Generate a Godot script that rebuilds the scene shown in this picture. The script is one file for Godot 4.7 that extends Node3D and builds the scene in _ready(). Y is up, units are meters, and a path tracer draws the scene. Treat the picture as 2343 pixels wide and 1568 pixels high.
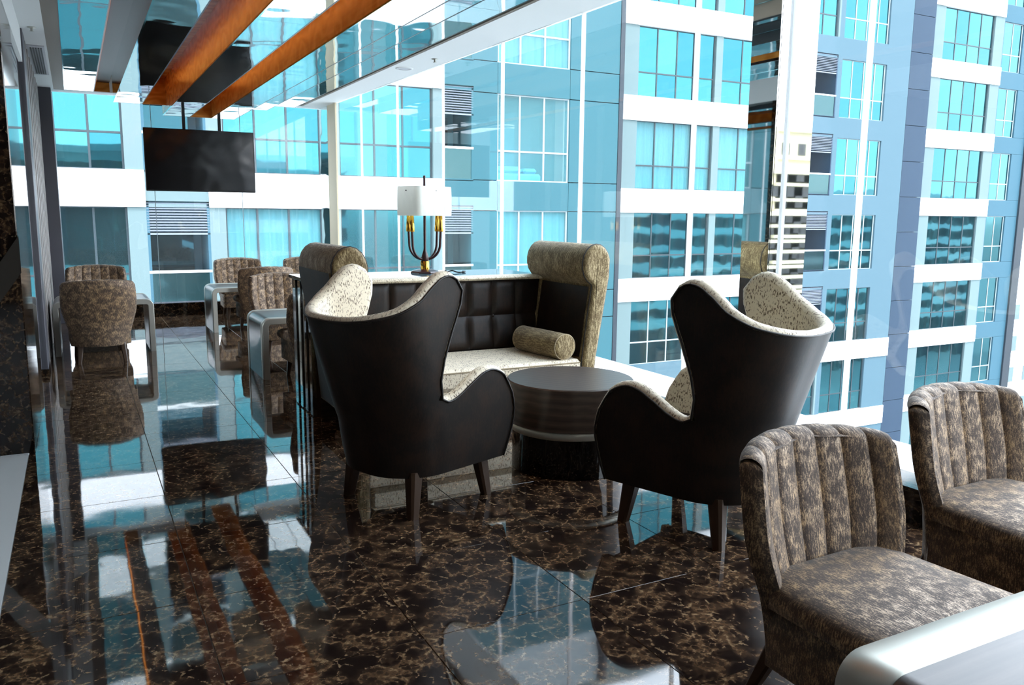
extends Node3D
# A hotel lounge high above the street: polished dark marble floor, mirror-and-amber ceiling,
# velvet chairs, wingbacks, a settee, and apartment blocks across the way.

var M := {}                 # materials
var used := {}              # names taken at the top level
var shared := {}            # meshes shared between alike pieces
var rng := RandomNumberGenerator.new()

const TILE := 0.672
const WALL_A := Vector2(3.38, -12.66)   # glass line of the long side: far end
const WALL_B := Vector2(3.66, -1.0)     # and a near point
const CEIL := 3.02

# ------------------------------------------------------------------ naming
func numbered(called: String) -> String:
	var n: int = used.get(called, -1) + 1
	used[called] = n
	return called if n == 0 else "%s_%03d" % [called, n]

func thing(called: String, label: String, category: String, at := Vector3.ZERO, turn := 0.0, group := "") -> Node3D:
	var o := Node3D.new()
	o.name = numbered(called)
	add_child(o)
	o.position = at
	o.rotation.y = turn
	tag(o, label, category, group)
	return o

func tag(o: Node3D, label: String, category := "", group := "") -> void:
	o.set_meta("label", label)
	if category != "":
		o.set_meta("category", category)
	if group != "":
		o.set_meta("group", group)

func struct(called: String, label: String) -> Node3D:
	var o := Node3D.new()
	o.name = numbered(called)
	add_child(o)
	o.set_meta("kind", "structure")
	o.set_meta("label", label)
	o.set_meta("category", called.split("_")[0])
	return o

func part(called: String, mesh: Mesh, mat: Material, parent: Node3D, at := Vector3.ZERO) -> MeshInstance3D:
	var o := MeshInstance3D.new()
	o.name = called
	o.mesh = mesh
	o.material_override = mat
	o.position = at
	parent.add_child(o, true)
	return o

func copy(o: Node3D, label: String, at: Vector3, turn: float) -> Node3D:
	var c: Node3D = o.duplicate()
	c.name = numbered(str(o.name).rstrip("0123456789").trim_suffix("_"))
	add_child(c)
	c.position = at
	c.rotation.y = turn
	c.set_meta("label", label)
	return c

# ------------------------------------------------------------------ mesh helpers
func begin() -> SurfaceTool:
	var st := SurfaceTool.new()
	st.begin(Mesh.PRIMITIVE_TRIANGLES)
	return st

func done(st: SurfaceTool) -> ArrayMesh:
	st.generate_normals()
	return st.commit()

func tri(st: SurfaceTool, a: Vector3, b: Vector3, c: Vector3) -> void:
	st.add_vertex(a); st.add_vertex(b); st.add_vertex(c)

func quad(st: SurfaceTool, a: Vector3, b: Vector3, c: Vector3, d: Vector3) -> void:
	tri(st, a, b, c); tri(st, a, c, d)

# rows of points; closed joins the last column to the first; flip turns the faces round
func grid(st: SurfaceTool, rows: Array, closed := false, flip := false, sg := 0) -> void:
	st.set_smooth_group(sg)
	for i in rows.size() - 1:
		var p: PackedVector3Array = rows[i]
		var q: PackedVector3Array = rows[i + 1]
		var n := p.size()
		for j in (n if closed else n - 1):
			var k := (j + 1) % n
			if flip:
				quad(st, p[j], q[j], q[k], p[k])
			else:
				quad(st, p[j], p[k], q[k], q[j])

func fan(st: SurfaceTool, ring: PackedVector3Array, flip := false, sg := -1) -> void:
	st.set_smooth_group(sg)
	var c := Vector3.ZERO
	for p in ring:
		c += p
	c /= ring.size()
	for j in ring.size():
		var k := (j + 1) % ring.size()
		if flip:
			tri(st, c, ring[k], ring[j])
		else:
			tri(st, c, ring[j], ring[k])

func lathe(st: SurfaceTool, prof: Array, seg := 32, at := Vector3.ZERO, sg := 0) -> void:
	var rows := []
	for p in prof:
		var row := PackedVector3Array()
		for j in seg:
			var a := TAU * j / seg
			row.append(at + Vector3(cos(a) * p.x, p.y, sin(a) * p.x))
		rows.append(row)
	grid(st, rows, true, false, sg)

func tube(st: SurfaceTool, pts: Array, rad: float, seg := 10, sg := 0, ends := true) -> void:
	var rows := []
	var up := Vector3.UP
	for i in pts.size():
		var a: Vector3 = pts[maxi(i - 1, 0)]
		var b: Vector3 = pts[mini(i + 1, pts.size() - 1)]
		var d := (b - a).normalized()
		if absf(d.dot(up)) > 0.98:
			up = Vector3.RIGHT if absf(d.x) < 0.9 else Vector3.BACK
		var u := d.cross(up).normalized()
		var v := u.cross(d).normalized()
		up = v
		var row := PackedVector3Array()
		for j in seg:
			var t := TAU * j / seg
			row.append(pts[i] + (u * cos(t) + v * sin(t)) * rad)
		rows.append(row)
	grid(st, rows, true, true, sg)
	if ends:
		fan(st, rows[0], true)
		fan(st, rows[rows.size() - 1], false)

# a box whose edges are cut at b
func cbox(st: SurfaceTool, c: Vector3, s: Vector3, b := 0.004, xf := Transform3D.IDENTITY) -> void:
	st.set_smooth_group(-1)
	var h := s * 0.5
	b = minf(b, minf(h.x, minf(h.y, h.z)) * 0.9)
	var pt := func(sx: float, sy: float, sz: float, ax: int) -> Vector3:
		var v := Vector3(sx * (h.x - (0.0 if ax == 0 else b)), sy * (h.y - (0.0 if ax == 1 else b)), sz * (h.z - (0.0 if ax == 2 else b)))
		return xf * (c + v)
	# six faces
	for s1 in [-1.0, 1.0]:
		_face(st, pt.call(s1, -1, -1, 0), pt.call(s1, 1, -1, 0), pt.call(s1, 1, 1, 0), pt.call(s1, -1, 1, 0), s1 > 0)
		_face(st, pt.call(-1, s1, -1, 1), pt.call(-1, s1, 1, 1), pt.call(1, s1, 1, 1), pt.call(1, s1, -1, 1), s1 > 0)
		_face(st, pt.call(-1, -1, s1, 2), pt.call(1, -1, s1, 2), pt.call(1, 1, s1, 2), pt.call(-1, 1, s1, 2), s1 > 0)
	# twelve edges
	for s1 in [-1.0, 1.0]:
		for s2 in [-1.0, 1.0]:
			var f: bool = s1 * s2 > 0
			_face(st, pt.call(s1, s2, -1, 0), pt.call(s1, s2, -1, 1), pt.call(s1, s2, 1, 1), pt.call(s1, s2, 1, 0), f)
			_face(st, pt.call(-1, s1, s2, 1), pt.call(-1, s1, s2, 2), pt.call(1, s1, s2, 2), pt.call(1, s1, s2, 1), f)
			_face(st, pt.call(s2, -1, s1, 2), pt.call(s2, -1, s1, 0), pt.call(s2, 1, s1, 0), pt.call(s2, 1, s1, 2), f)
			for s3 in [-1.0, 1.0]:
				if s1 * s2 * s3 > 0:
					tri(st, pt.call(s1, s2, s3, 0), pt.call(s1, s2, s3, 2), pt.call(s1, s2, s3, 1))
				else:
					tri(st, pt.call(s1, s2, s3, 0), pt.call(s1, s2, s3, 1), pt.call(s1, s2, s3, 2))

func _face(st: SurfaceTool, a: Vector3, b: Vector3, c: Vector3, d: Vector3, flip: bool) -> void:
	if flip:
		quad(st, a, d, c, b)
	else:
		quad(st, a, b, c, d)

func box_mesh(s: Vector3, b := 0.0) -> Mesh:
	var key := "box%.4f,%.4f,%.4f,%.4f" % [s.x, s.y, s.z, b]
	if not shared.has(key):
		if b <= 0.0:
			var m := BoxMesh.new()
			m.size = s
			shared[key] = m
		else:
			var st := begin()
			cbox(st, Vector3.ZERO, s, b)
			shared[key] = done(st)
	return shared[key]

func box(called: String, lo: Vector3, hi: Vector3, mat: Material, parent: Node3D, b := 0.0) -> MeshInstance3D:
	return part(called, box_mesh(hi - lo, b), mat, parent, (lo + hi) * 0.5)

# closed outline (x, y) pulled along z, ends rounded by b in n steps
func extrude(st: SurfaceTool, prof: PackedVector2Array, z0: float, z1: float, b0 := 0.0, b1 := 0.0, xf := Transform3D.IDENTITY, sg := 0, steps := 3) -> void:
	var n := prof.size()
	var nor := PackedVector2Array()
	var area := 0.0
	for i in n:
		area += prof[i].cross(prof[(i + 1) % n])
	var sgn := 1.0 if area > 0 else -1.0
	for i in n:
		var e := (prof[(i + 1) % n] - prof[(i - 1 + n) % n]).normalized()
		nor.append(Vector2(e.y, -e.x) * sgn)
	var stations := []
	if b0 > 0:
		for k in steps:
			var a := PI / 2 * k / steps
			stations.append([z0 + b0 * (1 - sin(a)), b0 * (1 - cos(a))])
		stations.reverse()
		var tmp := []
		for k in steps:
			var a := PI / 2 * (k + 0.0) / steps
			tmp.append([z0 + b0 * (1 - cos(a)), b0 * (1 - sin(a))])
		stations = tmp
		stations.append([z0 + b0, 0.0])
	else:
		stations.append([z0, 0.0])
	if b1 > 0:
		for k in steps + 1:
			var a := PI / 2 * k / steps
			stations.append([z1 - b1 * (1 - sin(a)), b1 * (1 - cos(a))])
	else:
		stations.append([z1, 0.0])
	var rows := []
	for s in stations:
		var row := PackedVector3Array()
		for i in n:
			var p: Vector2 = prof[i] - nor[i] * s[1]
			row.append(xf * Vector3(p.x, p.y, s[0]))
		rows.append(row)
	grid(st, rows, true, sgn < 0, sg)
	st.set_smooth_group(-1)
	var tris := Geometry2D.triangulate_polygon(prof)
	for t in tris.size() / 3:
		for e in 2:
			var r: PackedVector3Array = rows[0] if e == 0 else rows[rows.size() - 1]
			var a := r[tris[t * 3]]
			var b := r[tris[t * 3 + 1]]
			var c := r[tris[t * 3 + 2]]
			var cw := (prof[tris[t * 3 + 1]] - prof[tris[t * 3]]).cross(prof[tris[t * 3 + 2]] - prof[tris[t * 3]]) > 0
			if cw == (e == 0):
				tri(st, a, b, c)
			else:
				tri(st, a, c, b)

func rounded_rect(w: float, d: float, r: float, n := 5) -> PackedVector2Array:
	var out := PackedVector2Array()
	for c in [[1, 1, 0.0], [-1, 1, 0.25], [-1, -1, 0.5], [1, -1, 0.75]]:
		for k in n + 1:
			var a: float = TAU * (c[2] + 0.25 * k / n)
			out.append(Vector2(c[0] * (w / 2 - r) + r * cos(a), c[1] * (d / 2 - r) + r * sin(a)))
	return out

# a tapering square leg from top (at, y1) to floor (at + splay)
func leg(st: SurfaceTool, top: Vector3, foot: Vector3, wt: float, wf: float) -> void:
	var rows := []
	for k in 2:
		var p := top if k == 0 else foot
		var w := wt if k == 0 else wf
		var row := PackedVector3Array()
		for v in rounded_rect(w, w, w * 0.18, 1):
			row.append(p + Vector3(v.x, 0, v.y))
		rows.append(row)
	grid(st, rows, true, true, -1)
	fan(st, rows[0], true)
	fan(st, rows[1], false)

func curve_at(keys: Array, x: float) -> float:
	for i in keys.size() - 1:
		if x <= keys[i + 1].x:
			var t: float = clampf((x - keys[i].x) / maxf(keys[i + 1].x - keys[i].x, 1e-5), 0, 1)
			var p0: float = keys[maxi(i - 1, 0)].y
			var p3: float = keys[mini(i + 2, keys.size() - 1)].y
			return cubic_interpolate(keys[i].y, keys[i + 1].y, p0, p3, t)
	return keys[keys.size() - 1].y

# ------------------------------------------------------------------ materials
func mat(key: String, col: Color, rough := 0.6, metal := 0.0, spec := 0.5) -> StandardMaterial3D:
	var m := StandardMaterial3D.new()
	m.resource_name = key
	m.albedo_color = col
	m.roughness = rough
	m.metallic = metal
	m.metallic_specular = spec
	M[key] = m
	return m

func noise_img(kind: int, freq: float, octaves: int, sd: int, size: int, ret := FastNoiseLite.RETURN_DISTANCE, warp := 0.0) -> PackedByteArray:
	var n := FastNoiseLite.new()
	n.seed = sd
	n.noise_type = kind
	n.frequency = freq
	n.fractal_type = FastNoiseLite.FRACTAL_FBM if octaves > 1 else FastNoiseLite.FRACTAL_NONE
	n.fractal_octaves = octaves
	n.cellular_return_type = ret
	n.cellular_jitter = 1.0
	if warp > 0:
		n.domain_warp_enabled = true
		n.domain_warp_amplitude = warp
		n.domain_warp_frequency = freq * 1.3
		n.domain_warp_fractal_octaves = 3
	var im := n.get_seamless_image(size, size, false, false, 0.12)
	im.convert(Image.FORMAT_L8)
	return im.get_data()

func tex_of(bytes: PackedByteArray, size: int) -> ImageTexture:
	return ImageTexture.create_from_image(Image.create_from_data(size, size, false, Image.FORMAT_RGB8, bytes))

func ss(a: float, b: float, x: float) -> float:
	return smoothstep(a, b, x)

func make_marble(size: int) -> ImageTexture:
	# dark brown clasts bedded in mid brown, edged by a broken net of tan veins
	var a := noise_img(FastNoiseLite.TYPE_CELLULAR, 0.017, 1, 5, size, FastNoiseLite.RETURN_DISTANCE2_SUB, 30.0)
	var b := noise_img(FastNoiseLite.TYPE_CELLULAR, 0.045, 1, 9, size, FastNoiseLite.RETURN_DISTANCE2_SUB, 14.0)
	var c := noise_img(FastNoiseLite.TYPE_SIMPLEX_SMOOTH, 0.008, 3, 3, size)
	var d := noise_img(FastNoiseLite.TYPE_SIMPLEX_SMOOTH, 0.05, 4, 4, size)
	var out := PackedByteArray()
	out.resize(size * size * 3)
	for i in size * size:
		var patch := c[i] / 255.0
		var grain := d[i] / 255.0
		var ea := a[i] / 255.0
		var eb := b[i] / 255.0
		var bed := (1.0 - ss(0.02, 0.42, ea)) * ss(0.28, 0.62, patch * 0.6 + grain * 0.4)
		var crumb := (1.0 - ss(0.0, 0.45, eb)) * ss(0.34, 0.58, patch)
		var brown := clampf(bed * 0.85 + crumb * 0.55, 0.0, 1.0)
		var vein := maxf((1.0 - ss(0.0, 0.085, ea)) * ss(0.38, 0.62, grain), (1.0 - ss(0.0, 0.12, eb)) * ss(0.46, 0.70, patch) * ss(0.45, 0.65, grain) * 0.8)
		var r := lerpf(lerpf(0.12, 0.34, brown), 0.60, vein)
		var g := lerpf(lerpf(0.09, 0.255, brown), 0.50, vein)
		var bl := lerpf(lerpf(0.08, 0.185, brown), 0.38, vein)
		out[i * 3] = int(255 * r)
		out[i * 3 + 1] = int(255 * g)
		out[i * 3 + 2] = int(255 * bl)
	return tex_of(out, size)

func make_velvet(size: int, dark: Color, light: Color, bias: float, soft: float, cloud := 0.42) -> Array:
	# crushed pile: soft clouds broken up by fine strokes along y; the second texture says how flat the pile lies
	var a := noise_img(FastNoiseLite.TYPE_SIMPLEX_SMOOTH, 0.0085, 4, 21, size, FastNoiseLite.RETURN_DISTANCE, 22.0)
	var b := noise_img(FastNoiseLite.TYPE_SIMPLEX_SMOOTH, 0.09, 3, 22, size)
	var d := noise_img(FastNoiseLite.TYPE_SIMPLEX_SMOOTH, 0.22, 2, 23, size)
	var out := PackedByteArray()
	var rou := PackedByteArray()
	out.resize(size * size * 3)
	rou.resize(size * size * 3)
	for y in size:
		for x in size:
			var i := y * size + x
			var j := (y / 5) * size + x
			var k := (y / 3) * size + x
			var p := a[i] / 255.0 * cloud + b[j] / 255.0 * (0.9 - cloud) * 0.6 + d[k] / 255.0 * (0.1 + (0.9 - cloud) * 0.4)
			var t := ss(bias - soft, bias + soft, p)
			var c := dark.lerp(light, t)
			var q := int(255 * lerpf(0.95, 0.42, t))
			out[i * 3] = int(255 * c.r); out[i * 3 + 1] = int(255 * c.g); out[i * 3 + 2] = int(255 * c.b)
			rou[i * 3] = q; rou[i * 3 + 1] = q; rou[i * 3 + 2] = q
	return [tex_of(out, size), tex_of(rou, size)]

func make_fleck(size: int, base: Color, dark: Color, amount: float) -> ImageTexture:
	# pale pile with short dark flecks
	var a := noise_img(FastNoiseLite.TYPE_SIMPLEX_SMOOTH, 0.07, 3, 31, size)
	var b := noise_img(FastNoiseLite.TYPE_SIMPLEX_SMOOTH, 0.010, 3, 32, size)
	var out := PackedByteArray()
	out.resize(size * size * 3)
	for y in size:
		for x in size:
			var i := y * size + x
			var j := (int(y * 0.4) % size) * size + x
			var t := ss(amount, amount + 0.12, a[j] / 255.0 * 0.75 + b[i] / 255.0 * 0.25)
			var c := base.lerp(dark, t * 0.9) * (0.92 + 0.16 * a[(i * 5 + 11) % (size * size)] / 255.0)
			out[i * 3] = int(255 * minf(c.r, 1)); out[i * 3 + 1] = int(255 * minf(c.g, 1)); out[i * 3 + 2] = int(255 * minf(c.b, 1))
	return tex_of(out, size)

func make_wood(size: int, dark: Color, light: Color, wave: float) -> ImageTexture:
	# grain along x
	var a := noise_img(FastNoiseLite.TYPE_SIMPLEX_SMOOTH, 0.006, 3, 41, size)
	var b := noise_img(FastNoiseLite.TYPE_SIMPLEX_SMOOTH, 0.09, 3, 42, size)
	var out := PackedByteArray()
	out.resize(size * size * 3)
	for y in size:
		for x in size:
			var i := y * size + x
			var j := y * size + (x / 24)
			var w := sin((y / float(size) * 26.0 + a[i] / 255.0 * wave) * TAU * 0.5) * 0.5 + 0.5
			var t := clampf(0.55 * w + 0.45 * b[j] / 255.0, 0, 1)
			var c := dark.lerp(light, t)
			out[i * 3] = int(255 * c.r); out[i * 3 + 1] = int(255 * c.g); out[i * 3 + 2] = int(255 * c.b)
	return tex_of(out, size)

func tri_tex(m: StandardMaterial3D, t: Texture2D, per_m: Vector3, world := false) -> void:
	m.albedo_texture = t
	m.uv1_triplanar = true
	m.uv1_world_triplanar = world
	m.uv1_scale = per_m
	m.uv1_triplanar_sharpness = 4.0

func ripple(freq: float, sd: int, strength: float, size := 256) -> NoiseTexture2D:
	var n := FastNoiseLite.new()
	n.seed = sd
	n.frequency = freq
	n.noise_type = FastNoiseLite.TYPE_SIMPLEX_SMOOTH
	n.fractal_octaves = 2
	var t := NoiseTexture2D.new()
	t.width = size; t.height = size
	t.seamless = true
	t.as_normal_map = true
	t.bump_strength = strength
	t.noise = n
	return t

func add_ripple(m: StandardMaterial3D, t: Texture2D, s: float) -> void:
	m.normal_enabled = true
	m.normal_texture = t
	m.normal_scale = s

func materials() -> void:
	var marble := make_marble(1024)
	var calm := ripple(0.010, 7, 3.0)
	var wavy := ripple(0.016, 8, 6.0)
	for k in 4:
		var m := mat("marble_%d" % k, Color(1, 1, 1), 0.035, 0.0, 0.62)
		tri_tex(m, marble, Vector3.ONE * 0.74, true)
		m.uv1_offset = Vector3(0.37 * k, 0.0, 0.61 * k)
		add_ripple(m, calm, 0.035)
	mat("grout", Color(0.50, 0.47, 0.42), 0.7)
	var wm := mat("marble_wall", Color(0.62, 0.62, 0.62), 0.06, 0.0, 0.5)
	tri_tex(wm, marble, Vector3.ONE * 0.8, true)
	mat("white_paint", Color(0.90, 0.91, 0.91), 0.6)
	mat("white_stone", Color(0.86, 0.87, 0.87), 0.35)
	mat("cream_face", Color(0.76, 0.71, 0.60), 0.5)
	mat("trough_brown", Color(0.24, 0.18, 0.14), 0.45)
	mat("taupe", Color(0.47, 0.42, 0.37), 0.55)
	mat("grey_lacquer", Color(0.30, 0.30, 0.33), 0.4)
	mat("rib_grey", Color(0.72, 0.72, 0.74), 0.45)
	mat("rib_taupe", Color(0.52, 0.50, 0.49), 0.45)
	mat("back_room", Color(0.24, 0.20, 0.17), 0.7)
	var mir := mat("mirror", Color(0.86, 0.90, 0.90), 0.02, 1.0)
	mir.uv1_triplanar = true
	mir.uv1_world_triplanar = true
	mir.uv1_scale = Vector3.ONE * 0.42
	add_ripple(mir, wavy, 0.028)
	mat("mirror_flat", Color(0.80, 0.82, 0.82), 0.02, 1.0)
	mat("mirror_edge", Color(0.70, 0.88, 0.90), 0.05, 1.0)
	var am := mat("amber_veneer", Color(1, 1, 1), 0.24, 0.0, 0.5)
	tri_tex(am, make_wood(512, Color(0.66, 0.42, 0.16), Color(0.84, 0.60, 0.30), 5.0), Vector3(0.5, 0.5, 0.5), true)
	mat("dark_edge", Color(0.05, 0.05, 0.06), 0.3)
	# cloth and leather
	var vel := mat("velvet_brown", Color(1, 1, 1), 0.9, 0.0, 0.65)
	var vt := make_velvet(1024, Color(0.20, 0.128, 0.06), Color(0.74, 0.60, 0.42), 0.555, 0.16, 0.26)
	tri_tex(vel, vt[0], Vector3(1.6, 1.6, 1.6))
	vel.roughness_texture = vt[1]
	vel.rim_enabled = true; vel.rim = 0.25; vel.rim_tint = 0.8
	var gold := mat("velvet_gold", Color(1, 1, 1), 0.55, 0.0, 0.6)
	tri_tex(gold, make_fleck(768, Color(0.90, 0.85, 0.75), Color(0.38, 0.30, 0.20), 0.575), Vector3(1.9, 1.9, 1.9))
	gold.rim_enabled = true; gold.rim = 0.4; gold.rim_tint = 0.6
	var ol := mat("velvet_olive", Color(1, 1, 1), 1.0, 0.0, 0.55)
	var ot := make_velvet(512, Color(0.36, 0.29, 0.16), Color(0.68, 0.60, 0.42), 0.54, 0.16, 0.2)
	tri_tex(ol, ot[0], Vector3(1.7, 1.7, 1.7))
	ol.roughness_texture = ot[1]
	ol.rim_enabled = true; ol.rim = 0.4; ol.rim_tint = 0.6
	var le := mat("leather_dark", Color(1, 1, 1), 0.48, 0.0, 0.42)
	tri_tex(le, make_velvet(512, Color(0.065, 0.05, 0.04), Color(0.165, 0.112, 0.078), 0.5, 0.22)[0], Vector3(1.3, 1.3, 1.3))
	mat("piping_dark", Color(0.10, 0.085, 0.075), 0.5)
	mat("seam_pale", Color(0.62, 0.56, 0.45), 0.6)
	mat("leg_wood", Color(0.24, 0.17, 0.115), 0.4)
	var dw := mat("dark_wood", Color(1, 1, 1), 0.34, 0.0, 0.5)
	tri_tex(dw, make_wood(512, Color(0.17, 0.135, 0.115), Color(0.30, 0.25, 0.215), 1.2), Vector3(1.6, 1.6, 1.6))
	var tw := mat("table_wood", Color(1, 1, 1), 0.28, 0.0, 0.5)
	tri_tex(tw, make_wood(512, Color(0.19, 0.155, 0.145), Color(0.32, 0.275, 0.26), 0.8), Vector3(1.2, 1.2, 1.2))
	mat("brushed_steel", Color(0.74, 0.735, 0.70), 0.44, 0.7)
	mat("black_gloss", Color(0.02, 0.022, 0.028), 0.06, 0.0, 0.55)
	var tv := mat("tv_screen", Color(0.03, 0.032, 0.04), 0.12, 0.0, 0.6)
	add_ripple(tv, wavy, 0.05)
	tv.uv1_triplanar = true
	tv.uv1_scale = Vector3.ONE * 0.6
	mat("black_metal", Color(0.04, 0.04, 0.045), 0.4, 0.4)
	mat("brass", Color(0.83, 0.64, 0.26), 0.16, 1.0)
	mat("lamp_brown", Color(0.20, 0.10, 0.11), 0.25)
	var sh := mat("lamp_shade", Color(0.90, 0.91, 0.88), 0.7)
	sh.backlight_enabled = true
	sh.backlight = Color(0.75, 0.75, 0.72)
	add_ripple(sh, ripple(0.02, 12, 8.0), 0.3)
	sh.uv1_triplanar = true
	sh.uv1_scale = Vector3(3.0, 0.8, 3.0)
	mat("glass_top", Color(0.30, 0.42, 0.46), 0.03, 0.0, 0.8)
	var gl := mat("clear_glass", Color(0.9, 0.98, 1.0, 0.04), 0.0, 0.0, 0.42)
	gl.transparency = BaseMaterial3D.TRANSPARENCY_ALPHA
	var pw := mat("profile_white", Color(0.95, 0.94, 0.94), 0.35)
	pw.backlight_enabled = true
	pw.backlight = Color(1.0, 1.0, 1.0)
	var led := mat("led_amber", Color(1.0, 0.55, 0.15), 0.5)
	led.emission_enabled = true
	led.emission = Color(1.0, 0.50, 0.12)
	led.emission_energy_multiplier = 0.15
	# the street side
	mat("render_white", Color(0.86, 0.87, 0.88), 0.8)
	mat("render_pale", Color(0.345, 0.42, 0.43), 0.8)
	mat("render_sky", Color(0.225, 0.335, 0.385), 0.8)
	mat("render_teal", Color(0.085, 0.30, 0.34), 0.75)
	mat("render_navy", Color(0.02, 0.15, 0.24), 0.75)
	mat("render_slate", Color(0.13, 0.30, 0.365), 0.75)
	mat("strip_dark", Color(0.03, 0.10, 0.15), 0.6)  # dark tone of the narrow strips at the block corners
	mat("render_cream", Color(0.86, 0.82, 0.70), 0.8)
	mat("frame_dark", Color(0.11, 0.17, 0.20), 0.5)
	mat("frame_white", Color(0.55, 0.60, 0.62), 0.5)
	mat("louvre_grey", Color(0.42, 0.45, 0.50), 0.6)
	mat("rail_white", Color(0.88, 0.90, 0.90), 0.5)
	var pane_wave := ripple(0.02, 15, 5.0)
	var tints := [Color(0.16, 0.375, 0.41), Color(0.13, 0.345, 0.385), Color(0.195, 0.40, 0.43)]
	for k in 3:
		var p := mat("pane_%d" % k, tints[k], 0.03, 0.92)
		p.uv1_triplanar = true
		p.uv1_world_triplanar = true
		p.uv1_scale = Vector3.ONE * 0.22
		add_ripple(p, pane_wave, 0.006 + 0.003 * k)
	var pt := mat("pane_teal", Color(0.10, 0.25, 0.29), 0.03, 0.85)
	var cg := mat("window_clear", Color(0.55, 0.9, 0.95, 0.06), 0.0, 0.0, 0.15)
	cg.transparency = BaseMaterial3D.TRANSPARENCY_ALPHA
	var gb := mat("balustrade_glass", Color(0.15, 0.27, 0.285), 0.05, 0.75)
	gb.metallic_specular = 0.5
	mat("curtain", Color(0.14, 0.37, 0.41), 0.7)
	mat("bed_blue", Color(0.16, 0.48, 0.66), 0.8)
	mat("window_dark", Color(0.10, 0.13, 0.16), 0.25)
	mat("stripe_glass", Color(0.10, 0.20, 0.25), 0.3)
	mat("street", Color(0.60, 0.61, 0.61), 0.9)
	mat("leaf", Color(0.20, 0.34, 0.14), 0.7)

# ------------------------------------------------------------------ start
func _ready() -> void:
	rng.seed = 11
	camera_and_light()
	materials()
	room()
	ceiling_feature()
	outside()
	furniture()
	details()

func camera_and_light() -> void:
	var cam := Camera3D.new()
	cam.name = "camera"
	cam.position = Vector3(0, 1.5, 0)
	cam.basis = Basis(Vector3.UP, -0.486527) * Basis(Vector3.RIGHT, -0.156102) * Basis(Vector3.BACK, 0.009451)
	cam.fov = 45.219
	cam.near = 0.05
	cam.far = 2000.0
	add_child(cam)
	cam.current = true

	var sky_mat := ProceduralSkyMaterial.new()
	sky_mat.sky_top_color = Color(0.88, 0.94, 1.0)
	sky_mat.sky_horizon_color = Color(1.0, 1.0, 1.0)
	sky_mat.ground_horizon_color = Color(0.90, 0.93, 0.95)
	sky_mat.ground_bottom_color = Color(0.62, 0.65, 0.67)
	sky_mat.sky_energy_multiplier = 1.0
	sky_mat.ground_energy_multiplier = 0.8
	sky_mat.sun_angle_max = 1.0
	var sky := Sky.new()
	sky.sky_material = sky_mat
	var env := Environment.new()
	env.background_mode = Environment.BG_SKY
	env.sky = sky
	env.background_energy_multiplier = 1.0
	env.ambient_light_source = Environment.AMBIENT_SOURCE_SKY
	env.tonemap_mode = Environment.TONE_MAPPER_LINEAR
	env.tonemap_exposure = 9.4
	env.sdfgi_enabled = true
	env.ssao_enabled = true
	env.ssil_enabled = true
	var we := WorldEnvironment.new()
	we.name = "environment"
	we.environment = env
	add_child(we)

	var sun := DirectionalLight3D.new()
	sun.name = "sun"
	sun.light_color = Color(1.0, 0.98, 0.95)
	sun.light_energy = 0.15
	sun.light_angular_distance = 3.0
	sun.shadow_enabled = true
	sun.basis = Basis.looking_at(-Vector3(0.10, 1.35, 0.75).normalized(), Vector3.UP)
	add_child(sun)

# ------------------------------------------------------------------ the room
func wall_pt(z: float) -> float:
	return WALL_A.x + (z - WALL_A.y) * (WALL_B.x - WALL_A.x) / (WALL_B.y - WALL_A.y)

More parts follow.
